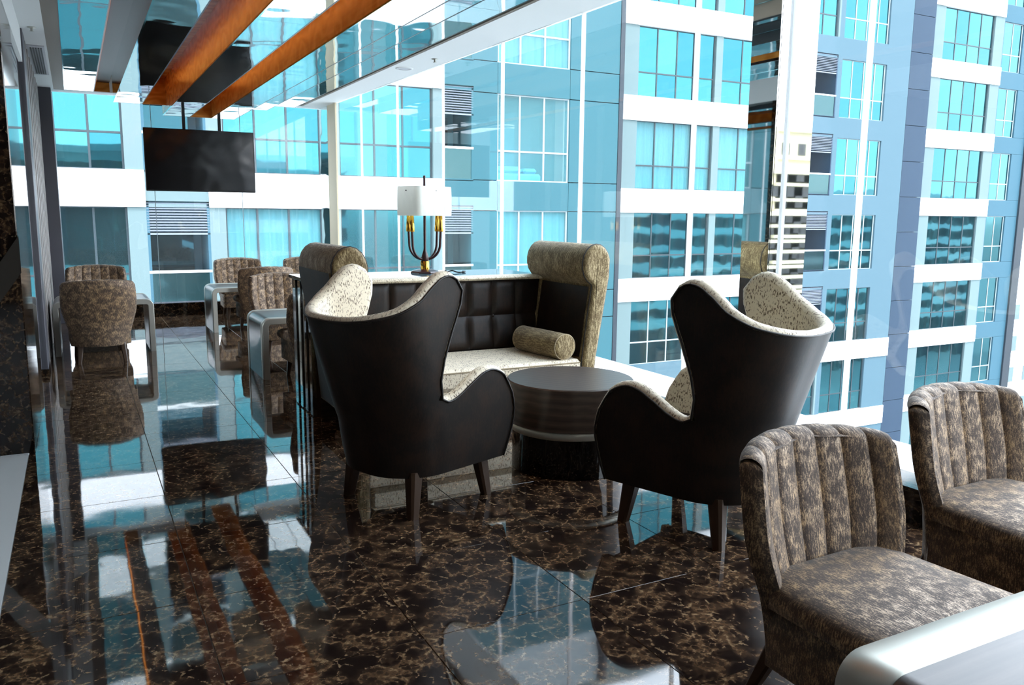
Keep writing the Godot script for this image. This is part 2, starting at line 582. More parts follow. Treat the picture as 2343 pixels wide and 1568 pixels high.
func room() -> void:
	# floor: a slab of grout with marble tiles laid on it
	var fl := struct("floor", "polished dark brown marble floor laid in large square tiles")
	box("slab", Vector3(-0.337, -0.3, -12.633), Vector3(3.72, -0.004, 3.5), M.grout, fl)
	var tile := box_mesh(Vector3(TILE - 0.0035, 0.02, TILE - 0.0035), 0.0008)
	for i in 6:
		for k in 24:
			var c := Vector3(-0.337 + TILE * (i + 0.5), -0.01, -12.633 + TILE * (k + 0.5))
			var t := part("tile", tile, M["marble_%d" % ((i * 3 + k * 2 + i * k) % 4)], fl, c)
			t.rotation = Vector3(rng.randf_range(-1, 1), 0, rng.randf_range(-1, 1)) * 0.0007
	var fs := struct("floor_side", "pale stone floor strip beside the marble at the left edge")
	box("slab", Vector3(-3.4, -0.3, -5.74), Vector3(-0.3375, 0.002, 3.5), M.white_stone, fs)
	# the marble pier and the wall behind it
	var wl := struct("wall_left", "dark marble pier with a mirror edge at the left")
	box("pier", Vector3(-3.4, 0, -6.9), Vector3(-0.302, CEIL, -5.74), M.marble_wall, wl, 0.006)
	box("mirror_return", Vector3(-3.4, 0, -8.44), Vector3(-0.315, CEIL, -6.9), M.mirror_flat, wl)
	var st := begin()
	var pr := PackedVector2Array([Vector2(-0.62, 0.66), Vector2(-0.296, 1.12), Vector2(-0.296, 1.34), Vector2(-0.62, 0.86)])
	extrude(st, pr, -5.75, -5.728, 0.0, 0.0, Transform3D.IDENTITY, -1)
	part("slanted_inlay", done(st), M.mirror_flat, wl)
	# grey post, then the ribbed panelling up to the far window
	var wr := struct("wall_ribbed", "grey ribbed wall panelling running to the far window")
	box("post", Vector3(-0.9, 0.06, -8.9), Vector3(-0.287, CEIL, -8.45), M.grey_lacquer, wr, 0.004)
	box("post_base", Vector3(-0.9, 0.0, -8.9), Vector3(-0.283, 0.06, -8.445), M.marble_wall, wr)
	box("backing", Vector3(-0.9, 0.0, -12.3), Vector3(-0.315, CEIL, -8.9), M.grey_lacquer, wr)
	var rib := box_mesh(Vector3(0.03, CEIL, 0.16), 0.006)
	for k in 7:
		part("rib", rib, M.rib_taupe, wr, Vector3(-0.303, CEIL / 2, -9.10 - 0.48 * k))
	box("jamb", Vector3(-0.9, 0.0, -12.86), Vector3(-0.15, CEIL, -12.3), M.grey_lacquer, wr, 0.004)
	# far window
	var w1 := struct("window_1", "far wall of frameless glass panes from plinth to ceiling")
	var xs := [-0.15, 1.03, 2.21, 3.38]
	for i in 3:
		box("pane", Vector3(xs[i] + 0.004, 0.18, -12.664), Vector3(xs[i + 1] - 0.004, CEIL, -12.656), M.clear_glass, w1)
	for i in [1, 2]:
		box("joint", Vector3(xs[i] - 0.004, 0.18, -12.666), Vector3(xs[i] + 0.004, CEIL, -12.654), M.frame_white, w1)
	var b1 := struct("baseboard_far", "dark marble plinth under the far window")
	box("plinth", Vector3(-0.15, -0.3, -12.86), Vector3(3.6, 0.18, -12.634), M.marble_wall, b1, 0.004)
	# long window on the right; its joints stand 1.3 m apart
	var w2 := struct("window_2", "long glass wall on the right with slim pale mullions")
	var b2 := struct("baseboard_right", "dark marble plinth under the long glass wall")
	var dirn := Vector3(WALL_B.x - WALL_A.x, 0, WALL_B.y - WALL_A.y).normalized()
	var turn := atan2(dirn.x, dirn.z)
	var zs := []
	for k in 13:
		zs.append(-12.1 + 1.3 * k)
	for k in zs.size() - 1:
		var za: float = zs[k]
		var zb: float = zs[k + 1]
		var mid := Vector3((wall_pt(za) + wall_pt(zb)) / 2, (CEIL + 0.18) / 2, (za + zb) / 2)
		var p := part("pane", box_mesh(Vector3(0.008, CEIL - 0.18, 1.292)), M.clear_glass, w2, mid)
		p.rotation.y = turn
		if k > 0:
			var slim := k < 4
			var mu := part("mullion", box_mesh(Vector3(0.03, CEIL - 0.18, 0.009 if slim else 0.02), 0.002), M.profile_white, w2, Vector3(wall_pt(za) + 0.01, mid.y, za))
			mu.rotation.y = turn
	var pl := part("plinth", box_mesh(Vector3(0.24, 0.48, 16.4), 0.004), M.marble_wall, b2, Vector3(wall_pt(-4.5) + 0.06, -0.06, -4.5))
	pl.rotation.y = turn
	# corner pilaster and the mirrored column
	var pz := struct("column_corner", "slim corner column faced half in mirror half in cream")
	box("mirror_face", Vector3(3.37, 0.18, -12.65), Vector3(3.395, CEIL, -12.21), M.mirror, pz)
	box("cream_face", Vector3(3.372, 0.18, -12.205), Vector3(3.395, CEIL, -11.80), M.cream_face, pz)
	var mc := struct("column_mirror", "mirror clad column standing at the long glass wall")
	box("core", Vector3(3.276, 0.0, -3.463), Vector3(3.53, CEIL, -3.272), M.grey_lacquer, mc)
	box("mirror_panel", Vector3(3.268, 0.0, -3.469), Vector3(3.276, CEIL, -3.266), M.mirror_flat, mc)
	box("mirror_panel", Vector3(3.277, 0.0, -3.272), Vector3(3.536, CEIL, -3.264), M.mirror_flat, mc)
	# unseen sides that close the room
	var wb := struct("wall_back", "plain wall behind the viewer")
	box("wall", Vector3(-3.6, -0.3, 3.5), Vector3(4.1, 3.5, 3.7), M.back_room, wb)
	var wo := struct("wall_outer", "plain side wall out of view on the left")
	box("wall", Vector3(-3.6, -0.3, -12.9), Vector3(-3.4, 3.5, 3.5), M.back_room, wo)
	box("far_infill", Vector3(-3.4, -0.3, -12.9), Vector3(-0.9, 3.5, -8.9), M.back_room, wo)

# ------------------------------------------------------------------ ceiling
func ceiling_feature() -> void:
	var ce := struct("ceiling", "white plaster ceiling border round a dropped mirror feature")
	box("slab", Vector3(-3.6, 3.30, -12.9), Vector3(3.72, 3.5, 3.7), M.white_paint, ce)
	box("border_left", Vector3(-3.4, CEIL, -12.72), Vector3(-0.12, 3.30, 3.5), M.white_paint, ce)
	box("taupe_band", Vector3(-0.12, CEIL + 0.004, -12.45), Vector3(0.0, 3.30, 3.5), M.taupe, ce)
	box("border_far", Vector3(-0.12, CEIL, -12.72), Vector3(3.45, 3.30, -12.45), M.white_paint, ce)
	var bst := begin()
	var bp := PackedVector2Array([Vector2(3.08, -12.45), Vector2(wall_pt(-12.45) + 0.03, -12.45), Vector2(wall_pt(3.5) + 0.03, 3.5), Vector2(3.08, 3.5)])
	extrude(bst, bp, -3.30, -CEIL, 0.0, 0.0, Transform3D(Basis(Vector3.RIGHT, Vector3.BACK, Vector3.DOWN), Vector3.ZERO), -1)
	part("border_right", done(bst), M.white_paint, ce)
	box("bulkhead_left", Vector3(-3.4, 2.74, -8.45), Vector3(-0.30, CEIL, -5.0), M.white_paint, ce)
	box("taupe_return", Vector3(3.05, CEIL + 0.002, -12.45), Vector3(3.08, 3.30, 3.5), M.taupe, ce)

	# each long box of the feature is a thing of its own
	var z0 := 3.4
	var def := [
		# x0, x1, bottom, far end, left face, label
		[0.0, 0.345, 3.02, -12.42, "mirror", "leftmost flat mirror strip set in the ceiling"],
		[0.53, 0.86, 2.81, -11.60, "mirror", "dropped mirror box left of the amber sided ones"],
		[1.13, 1.47, 2.73, -12.05, "amber", "dropped ceiling box with the wider amber side, above the television"],
		[1.74, 2.04, 2.73, -12.05, "amber", "dropped ceiling box with the narrower amber side, nearer the window"],
		[2.04, 2.34, 2.80, -11.35, "mirror", "mirror box one step up toward the long window"],
		[2.34, 2.80, 2.91, -11.75, "mirror", "mirror box two steps up toward the long window"],
		[2.80, 3.05, 3.04, -12.40, "mirror", "shallow mirror strip next to the white border by the window"],
	]
	for d in def:
		var t := thing("ceiling_box", d[5], "ceiling panel", Vector3(0, 0, 0), 0.0)
		var y0: float = d[2]
		box("core", Vector3(d[0] + 0.006, y0 + 0.006, d[3] + 0.006), Vector3(d[1] - 0.003, 3.30, z0), M.dark_edge if d[4] == "amber" else M.taupe, t)
		# bottom mirrors in lengths
		var z: float = d[3]
		while z < z0:
			var ze := minf(z + 2.1, z0)
			box("mirror_panel", Vector3(d[0] + 0.012, y0 + 0.001, z + 0.002), Vector3(d[1] - 0.010, y0 + 0.006, ze - 0.002), M.mirror, t)
			z = ze
		box("edge_strip", Vector3(d[0], y0, d[3]), Vector3(d[0] + 0.012, y0 + 0.010, z0), M.mirror_edge, t)
		box("edge_strip", Vector3(d[1] - 0.010, y0, d[3]), Vector3(d[1], y0 + 0.010, z0), M.dark_edge, t)
		var h := 3.30
		if d[4] == "amber":
			z = d[3]
			while z < z0:
				var ze := minf(z + 1.2, z0)
				box("amber_panel", Vector3(d[0], y0 + 0.012, z + 0.001), Vector3(d[0] + 0.006, h, ze - 0.001), M.amber_veneer, t)
				z = ze
		elif y0 < 3.0:
			box("side_mirror", Vector3(d[0], y0 + 0.010, d[3]), Vector3(d[0] + 0.006, h, z0), M.mirror, t)
		if y0 < 3.0:
			box("end_cap", Vector3(d[0], y0, d[3] - 0.006), Vector3(d[1], h, d[3]), M.taupe, t)
	# slots between the dropped boxes: soffit and a lit end
	for s in [[0.345, 0.53, -12.40, 3.02, "brown lit trough beside the leftmost mirror strip"], [0.86, 1.13, -11.60, 2.81, "amber lit slot left of the box above the television"], [1.47, 1.74, -12.05, 2.73, "amber lit slot between the two amber sided ceiling boxes"]]:
		var so := thing("ceiling_slot", s[4], "ceiling panel")
		var lining: Material = M.trough_brown if s[0] < 0.4 else M.amber_veneer
		box("soffit", Vector3(s[0], 3.14, s[2]), Vector3(s[1], 3.18, z0), lining, so)
		box("slot_end", Vector3(s[0], s[3], s[2]), Vector3(s[1], 3.14, s[2] + 0.012), M.amber_veneer, so)
		box("side_lining", Vector3(s[0] + 0.001, s[3] + 0.02, s[2] + 0.02), Vector3(s[0] + 0.006, 3.14, z0), lining, so)
		var ld := box("led_strip", Vector3(s[0] + 0.012, 3.115, s[2] + 0.05), Vector3(s[0] + 0.024, 3.123, -1.0), M.led_amber, so)
		var a := AreaLight3D.new()
		a.name = "led_light"
		a.light_color = Color(1.0, 0.68, 0.30)
		a.light_energy = 0.008 if s[0] < 0.4 else 0.045
		a.area_size = Vector2(0.012, 10.4)
		a.area_range = 14.0
		a.shadow_enabled = true
		so.add_child(a, true)
		a.position = Vector3(s[0] + 0.018, 3.112, -6.3)
		a.rotation_degrees = Vector3(-90, 0, 0)
		ld.name = "led_strip"

# ------------------------------------------------------------------ outside
# one storey is 3.2 m; the window row of storey k has its sill at -0.8 + 3.2 k, a transom at 0.02, its head at 1.56, then a spandrel up to 2.40
const SILL := -0.80
const TRANS := 0.02
const HEAD := 1.56
const STOREY := 3.2

func facade_window(b: Node3D, x0: float, x1: float, k: int, z: float, cuts: Array, fm: Material, seedk: int, look := "") -> void:
	var y0 := SILL + STOREY * k
	var y1 := HEAD + STOREY * k
	var yt := TRANS + STOREY * k
	var st := begin()
	var t := 0.05
	var edges := [x0] + cuts + [x1]
	for x in edges:
		cbox(st, Vector3(x, (y0 + y1) / 2, z), Vector3(t, y1 - y0, 0.05), 0.004)
	for y in [y0, yt, y1]:
		cbox(st, Vector3((x0 + x1) / 2, y, z), Vector3(x1 - x0 + t, t, 0.045), 0.004)
	var w := part("window", done(st), fm, b)
	for i in edges.size() - 1:
		for r in 2:
			var ya := y0 if r == 0 else yt
			var yb := yt if r == 0 else y1
			var pm: Material = M["pane_%d" % ((seedk + i * 2 + r + k * 5 + 40) % 3)]
			if look == "teal":
				pm = M.pane_teal
			elif look == "curtain" or look == "clear":
				pm = M.window_clear
			var p := part("pane", box_mesh(Vector3(snappedf(edges[i + 1] - edges[i] - t, 0.001), snappedf(yb - ya - t, 0.001), 0.02)), pm, w, Vector3((edges[i] + edges[i + 1]) / 2, (ya + yb) / 2, z - 0.006))
			if look == "" or look == "teal":
				p.rotation = Vector3(rng.randf_range(-1, 1) * 0.004, rng.randf_range(-1, 1) * 0.006, 0)
	if look == "curtain":
		var cs := begin()
		var top := PackedVector3Array()
		var bot := PackedVector3Array()
		var n := int((x1 - x0) / 0.055)
		for i in n + 1:
			var x := lerpf(x0, x1, float(i) / n)
			var zz := z - 0.12 + 0.035 * sin(i * 1.57) + 0.012 * sin(i * 0.7)
			top.append(Vector3(x, y1, zz))
			bot.append(Vector3(x, y0, zz))
		grid(cs, [top, bot], false, false, 0)
		part("curtain", done(cs), M.curtain, w)

func facade_balcony(b: Node3D, x0: float, x1: float, k: int, z: float, wallm: Material, deep := 1.3) -> void:
	var y0 := SILL + STOREY * k
	var base := y0 + 0.02
	var top := HEAD + STOREY * k + 0.14
	# recess: floor, back, two sides, soffit
	var st := begin()
	cbox(st, Vector3((x0 + x1) / 2, (base + top) / 2, z - deep), Vector3(x1 - x0, top - base, 0.1), 0.0)
	cbox(st, Vector3(x0 + 0.03, (base + top) / 2, z - deep / 2), Vector3(0.06, top - base, deep), 0.0)
	cbox(st, Vector3(x1 - 0.03, (base + top) / 2, z - deep / 2), Vector3(0.06, top - base, deep), 0.0)
	cbox(st, Vector3((x0 + x1) / 2, top - 0.03, z - deep / 2), Vector3(x1 - x0, 0.06, deep), 0.0)
	cbox(st, Vector3((x0 + x1) / 2, base - 0.03, z - deep / 2), Vector3(x1 - x0, 0.06, deep), 0.0)
	var bal := part("balcony", done(st), wallm, b)
	box("door_glass", Vector3(x0 + 0.12, base + 0.02, z - deep + 0.06), Vector3(x1 - 0.25, top - 0.75, z - deep + 0.09), M.pane_teal, bal)
	# louvre at the head
	var n := 11
	for i in n:
		var s := part("slat", box_mesh(Vector3(snappedf(x1 - x0 - 0.02, 0.01), 0.016, 0.05)), M.louvre_grey, bal, Vector3((x0 + x1) / 2, top - 0.04 - i * 0.064, z - 0.02))
		s.rotation.x = 0.5
	box("louvre_rail", Vector3(x0, top - 0.78, z - 0.06), Vector3(x1, top - 0.74, z), M.louvre_grey, bal)
	box("balustrade", Vector3(x0 + 0.03, y0 + 0.02, z - 0.03), Vector3(x1 - 0.03, y0 + 0.82, z - 0.015), M.balustrade_glass, bal)
	box("handrail", Vector3(x0, y0 + 0.82, z - 0.05), Vector3(x1, y0 + 0.88, z + 0.01), M.rail_white, bal)

func facade_piers(b: Node3D, list: Array, k: int, z: float, m: Material) -> void:
	for p in list:
		var lo := Vector3(p[0], SILL + STOREY * k, z - 0.3)
		var hi := Vector3(p[1], HEAD + STOREY * k, z)
		box("pier", lo, hi, m, b)

func band(b: Node3D, x0: float, x1: float, k: int, z: float, m: Material, deep := 0.3, proud := 0.05) -> void:
	box("band", Vector3(x0, HEAD + STOREY * k, z - deep), Vector3(x1, SILL + STOREY * (k + 1), z + proud), m, b)

func outside() -> void:
	# white ledge just beyond the glass
	var lg := thing("roof_ledge", "sunlit white roof ledge just outside the long glass wall", "ledge", Vector3(0, 0, 0))
	box("top_slab", Vector3(3.80, -0.25, -14.0), Vector3(4.52, 0.10, 9.0), M.render_white, lg, 0.01)
	box("drop_face", Vector3(3.80, -2.0, -14.0), Vector3(4.46, -0.25, 9.0), M.render_pale, lg)

	# block facing the far window, z = -21
	var z := -21.0
	var b := thing("apartment_block", "pale block facing the far window, with a teal rendered wing and balconies", "building")
	box("core", Vector3(-9.0, -30, -34), Vector3(14.6, 17.0, z - 1.5), M.render_pale, b)
	for k in range(-2, 4):
		for w in [[-6.4, -4.2, [-5.3]], [-2.6, -1.1, [-1.85]], [-0.26, 1.09, [0.41]], [3.28, 5.61, [4.02, 4.79]], [6.12, 8.64, [7.05, 7.83]]]:
			facade_window(b, w[0], w[1], k, z - 0.12, w[2], M.frame_dark, int(w[0] * 3) + 20, "curtain" if k == 0 and w[0] > 3 and w[0] < 6 else "")
		facade_window(b, 10.62, 12.92, k, z - 0.08, [11.32, 12.11], M.frame_white, 5, "curtain" if k == 2 or k == 0 else ("clear" if k == 1 else "teal"))
		facade_balcony(b, 1.5, 2.89, k, z, M.render_slate)
		facade_balcony(b, 8.92, 9.85, k, z, M.render_teal)
		facade_piers(b, [[-9.0, -6.42], [-4.18, -2.62], [-1.08, -0.28], [1.11, 1.5], [2.89, 3.26], [5.63, 6.10], [8.66, 8.92]], k, z, M.render_pale)
		band(b, -9.0, 1.5, k, z, M.render_white)
		band(b, 2.89, 8.92, k, z, M.render_white)
		band(b, 1.5, 2.89, k, z, M.render_pale, 0.3, 0.0)
		# teal wing in panels
		for p in [[9.85, 10.60], [12.94, 14.65]]:
			box("teal_panel", Vector3(p[0], SILL + STOREY * k + 0.012, z - 0.3), Vector3(p[1] - 0.012, HEAD + STOREY * k - 0.012, z), M.render_teal, b)
		for p in [[8.92, 10.60], [10.60, 12.94], [12.94, 14.65]]:
			box("teal_panel", Vector3(p[0], HEAD + STOREY * k + 0.012, z - 0.3), Vector3(p[1] - 0.012, SILL + STOREY * (k + 1) - 0.012, z), M.render_teal, b)
	for p in [[9.85, 10.62, -8.0, 14.0], [12.92, 14.64, -8.0, 14.0], [10.62, 12.92, -8.0, 2.35], [10.62, 12.92, 4.8, 14.0]]:
		box("joint_backing", Vector3(p[0], p[2], z - 0.32), Vector3(p[1], p[3], z - 0.30), M.frame_white, b)
	box("bedroom_wall", Vector3(10.3, 2.3, z - 1.49), Vector3(13.3, 4.9, z - 1.45), M.render_teal, b)
	box("bedroom_floor", Vector3(10.3, 2.30, z - 1.45), Vector3(13.3, 2.36, z - 0.33), M.render_slate, b)
	var bed := thing("bed", "blue covered bed behind a window of the teal rendered wing", "bed", Vector3(11.35, 2.36, z - 0.95))
	box("mattress", Vector3(-0.9, 0.02, -0.45), Vector3(0.95, 0.28, 0.45), M.bed_blue, bed, 0.06)
	var ds := begin()
	cbox(ds, Vector3(-0.25, 0.36, 0), Vector3(1.2, 0.24, 0.86), 0.11)
	part("duvet", done(ds), M.bed_blue, bed)
	box("pillow", Vector3(0.42, 0.28, -0.34), Vector3(0.88, 0.44, 0.34), M.bed_blue, bed, 0.07)
	box("corner_strip", Vector3(14.65, -9, z - 0.5), Vector3(14.80, 14, z + 0.02), M.strip_dark, b)  # narrow dark strip down the right edge of the teal wing

	# block set back behind it, z = -24.3
	z = -24.3
	b = thing("apartment_block", "white banded block between the teal wing and the mirrored column", "building")
	box("core", Vector3(16.4, -30, -36), Vector3(24.6, 17.0, z - 0.5), M.render_pale, b)
	for k in range(-3, 4):
		facade_window(b, 17.77, 20.23, k, z - 0.1, [18.59, 19.46], M.frame_dark if k > -1 else M.frame_white, 3, "curtain" if k == 1 else "")
		facade_window(b, 20.48, 21.17, k, z - 0.1, [], M.frame_dark, 4, "curtain" if k == 1 else "")
		facade_window(b, 21.55, 23.45, k, z - 0.1, [22.53], M.frame_dark, 7, "curtain" if k == 1 else "")
		facade_piers(b, [[16.6, 17.74], [20.26, 20.45], [21.20, 21.52], [23.48, 24.6]], k, z, M.render_pale)
		band(b, 16.6, 24.6, k, z, M.render_white if k >= -1 else M.render_sky)

	# pale blue block with balconies, z = -25.1
	z = -25.1
	b = thing("apartment_block", "pale blue block with louvred balconies right of the mirrored column", "building")
	box("core", Vector3(24.9, -30, -37), Vector3(32.9, 20.0, z - 1.5), M.render_sky, b)
	for k in range(-4, 5):
		if k >= -1 and k < 3:
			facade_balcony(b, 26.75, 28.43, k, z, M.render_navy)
		else:
			facade_window(b, 26.75, 28.30, k, z - 0.1, [27.5], M.frame_dark, 2)
			facade_piers(b, [[28.33, 28.43]], k, z, M.render_pale)
		facade_window(b, 28.72, 31.40, k, z - 0.1, [29.40, 30.10, 30.78], M.frame_white if k > -1 else M.frame_dark, 8)
		facade_piers(b, [[24.9, 26.75], [28.43, 28.69], [31.43, 32.9]], k, z, M.render_sky)
		band(b, 24.9, 32.9, k, z, M.render_sky if k > -2 else M.render_white, 0.3, 0.0 if k > -2 else 0.05)

	# navy return between the two
	b = thing("apartment_block", "narrow navy wall panels between the pale blue and white striped blocks", "building")
	box("core", Vector3(32.95, -30, -38), Vector3(35.05, 20, -25.8), M.frame_white, b)
	for k in range(-8, 8):
		for p in [[32.95, 33.55], [33.57, 35.05]]:
			box("navy_panel", Vector3(p[0], -0.8 + 1.6 * k + 0.012, -25.9), Vector3(p[1], 0.8 + 1.6 * k - 0.012, -25.6), M.render_navy, b)

	# white striped block at the right, z = -26.1
	z = -26.1
	b = thing("apartment_block", "white striped block with a slate blue end bay at the right", "building")
	box("core", Vector3(35.1, -30, -40), Vector3(44.3, 20, z - 0.9), M.render_pale, b)
	for k in range(-4, 5):
		facade_window(b, 36.45, 40.15, k, z - 0.1, [37.38, 38.3, 39.22], M.frame_dark, 6)
		facade_piers(b, [[35.1, 36.42], [40.18, 40.9]], k, z, M.render_pale)
		band(b, 35.1, 40.9, k, z, M.render_white)
		facade_window(b, 41.75, 43.30, k, z - 0.6, [42.55], M.frame_white, 9)
		facade_piers(b, [[40.9, 41.72], [43.33, 44.3]], k, z - 0.5, M.render_slate)
		box("slate_panel", Vector3(40.9, HEAD + STOREY * k + 0.01, z - 0.8), Vector3(44.3, SILL + STOREY * (k + 1) - 0.01, z - 0.5), M.render_slate, b)
	box("corner_strip", Vector3(44.3, -30, z - 1.0), Vector3(44.9, 20, z - 0.4), M.strip_dark, b)  # narrow dark strip closing the right end of the block

	city()

func city() -> void:
	var gr := struct("ground", "pale street level far below the tower")
	box("street", Vector3(-400, -31, -400), Vector3(500, -30, 400), M.street, gr)
	# pale buildings seen past the right end
	for c in [[78, -60, 26, 22, -6.0, "washed out pale building beyond the striped block, nearest the frame edge"], [128, -84, 40, 30, 2.0, "far pale building in the glare beyond the striped block"]]:
		var b := thing("distant_building", c[5], "building", Vector3(c[0], -30, c[1]))
		var h: float = c[4] + 30.0
		box("wall", Vector3(-c[2] / 2.0, 0, -c[3] / 2.0), Vector3(c[2] / 2.0, h, c[3] / 2.0), M.render_white, b)
		for k in 6:
			for i in 8:
				var x: float = -c[2] / 2.0 + c[2] * (i + 0.5) / 8
				box("window", Vector3(x - 0.8, h - 2.6 - 3.2 * k, c[3] / 2.0), Vector3(x + 0.8, h - 1.1 - 3.2 * k, c[3] / 2.0 + 0.05), M.render_pale, b)
	# towers across the street behind the viewer; the panes and the mirrored column show them
	for c in [[9.0, 30.0, 62.0, 7.0, "banded tower across the street, mirrored in the far panes"], [74.0, 112.0, 64.0, 9.0, "long balconied tower mirrored in the white banded block"], [124.0, 190.0, 70.0, 6.0, "banded tower mirrored in the panes at the right"]]:
		var b := thing("balcony_tower", c[4], "building")
		box("core", Vector3(c[0], -30, c[2]), Vector3(c[1], c[3] - 0.4, c[2] + 16), M.stripe_glass, b)
		for k in 9:
			box("balcony_band", Vector3(c[0] - 0.6, c[3] - 1.3 - 3.2 * k, c[2] - 1.6), Vector3(c[1] + 0.6, c[3] - 3.2 * k, c[2]), M.render_white, b)
		var n := int((c[1] - c[0]) / 5.0)
		for i in n + 1:
			var x: float = c[0] + (c[1] - c[0]) * i / n
			box("fin", Vector3(x - 0.35, -30, c[2] - 1.2), Vector3(x + 0.35, c[3] - 0.2, c[2]), M.render_pale, b)
	# stepped cream building that the column's outer face mirrors
	var cb := thing("cream_building", "stepped cream apartment building mirrored in the column by the glass", "building")
	for s in [[46.0, 62.0, 1.5], [50.0, 60.0, 5.0], [53.0, 58.5, 8.5]]:
		box("tier", Vector3(s[0], -30, 46), Vector3(s[1], s[2], 58), M.render_cream, cb)
		box("parapet", Vector3(s[0] - 0.4, s[2], 45.4), Vector3(s[1] + 0.4, s[2] + 0.35, 46.2), M.render_cream, cb)
		var n := int((s[1] - s[0]) / 1.9)
		for k in 7:
			for i in n:
				var x: float = s[0] + 0.9 + 1.9 * i
				var y: float = s[2] - 1.9 - 2.2 * k
				box("window", Vector3(x - 0.45, y, 45.95), Vector3(x + 0.45, y + 1.0, 46.02), M.window_dark, cb)
			box("ledge", Vector3(s[0] - 0.3, s[2] - 2.3 - 2.2 * k, 45.5), Vector3(s[1] + 0.3, s[2] - 2.05 - 2.2 * k, 46.0), M.render_cream, cb)

# ------------------------------------------------------------------ lounge chair (low velvet chair with a channelled back); faces +z
func lc_half(y: float) -> float:
	return curve_at([Vector2(0.16, 0.245), Vector2(0.30, 0.275), Vector2(0.44, 0.315), Vector2(0.55, 0.338), Vector2(0.70, 0.335), Vector2(0.84, 0.325)], y)

func lc_pt(s: float, y: float, off: float) -> Vector3:
	# s from -1 to 1 across the back, off forward from the outer face
	var hw := lc_half(y)
	var lean := -0.22 * maxf(0.0, y - 0.40) - 0.03 * maxf(0.0, 0.40 - y)
	var a := s * 0.82
	var x := sin(a) / sin(0.82) * (hw - off * 0.35 * s * s)
	var zz := -0.27 + (1.0 - cos(a)) * 0.42 + lean
	return Vector3(x, y, zz + off * (1.0 - 0.25 * s * s))

func lc_inside(x: float, z: float) -> float:
	var a := asin(clampf(absf(x) / 0.30 * sin(0.82), 0.0, 0.731))
	return maxf(z, -0.27 + (1.0 - cos(a)) * 0.42 + 0.035)

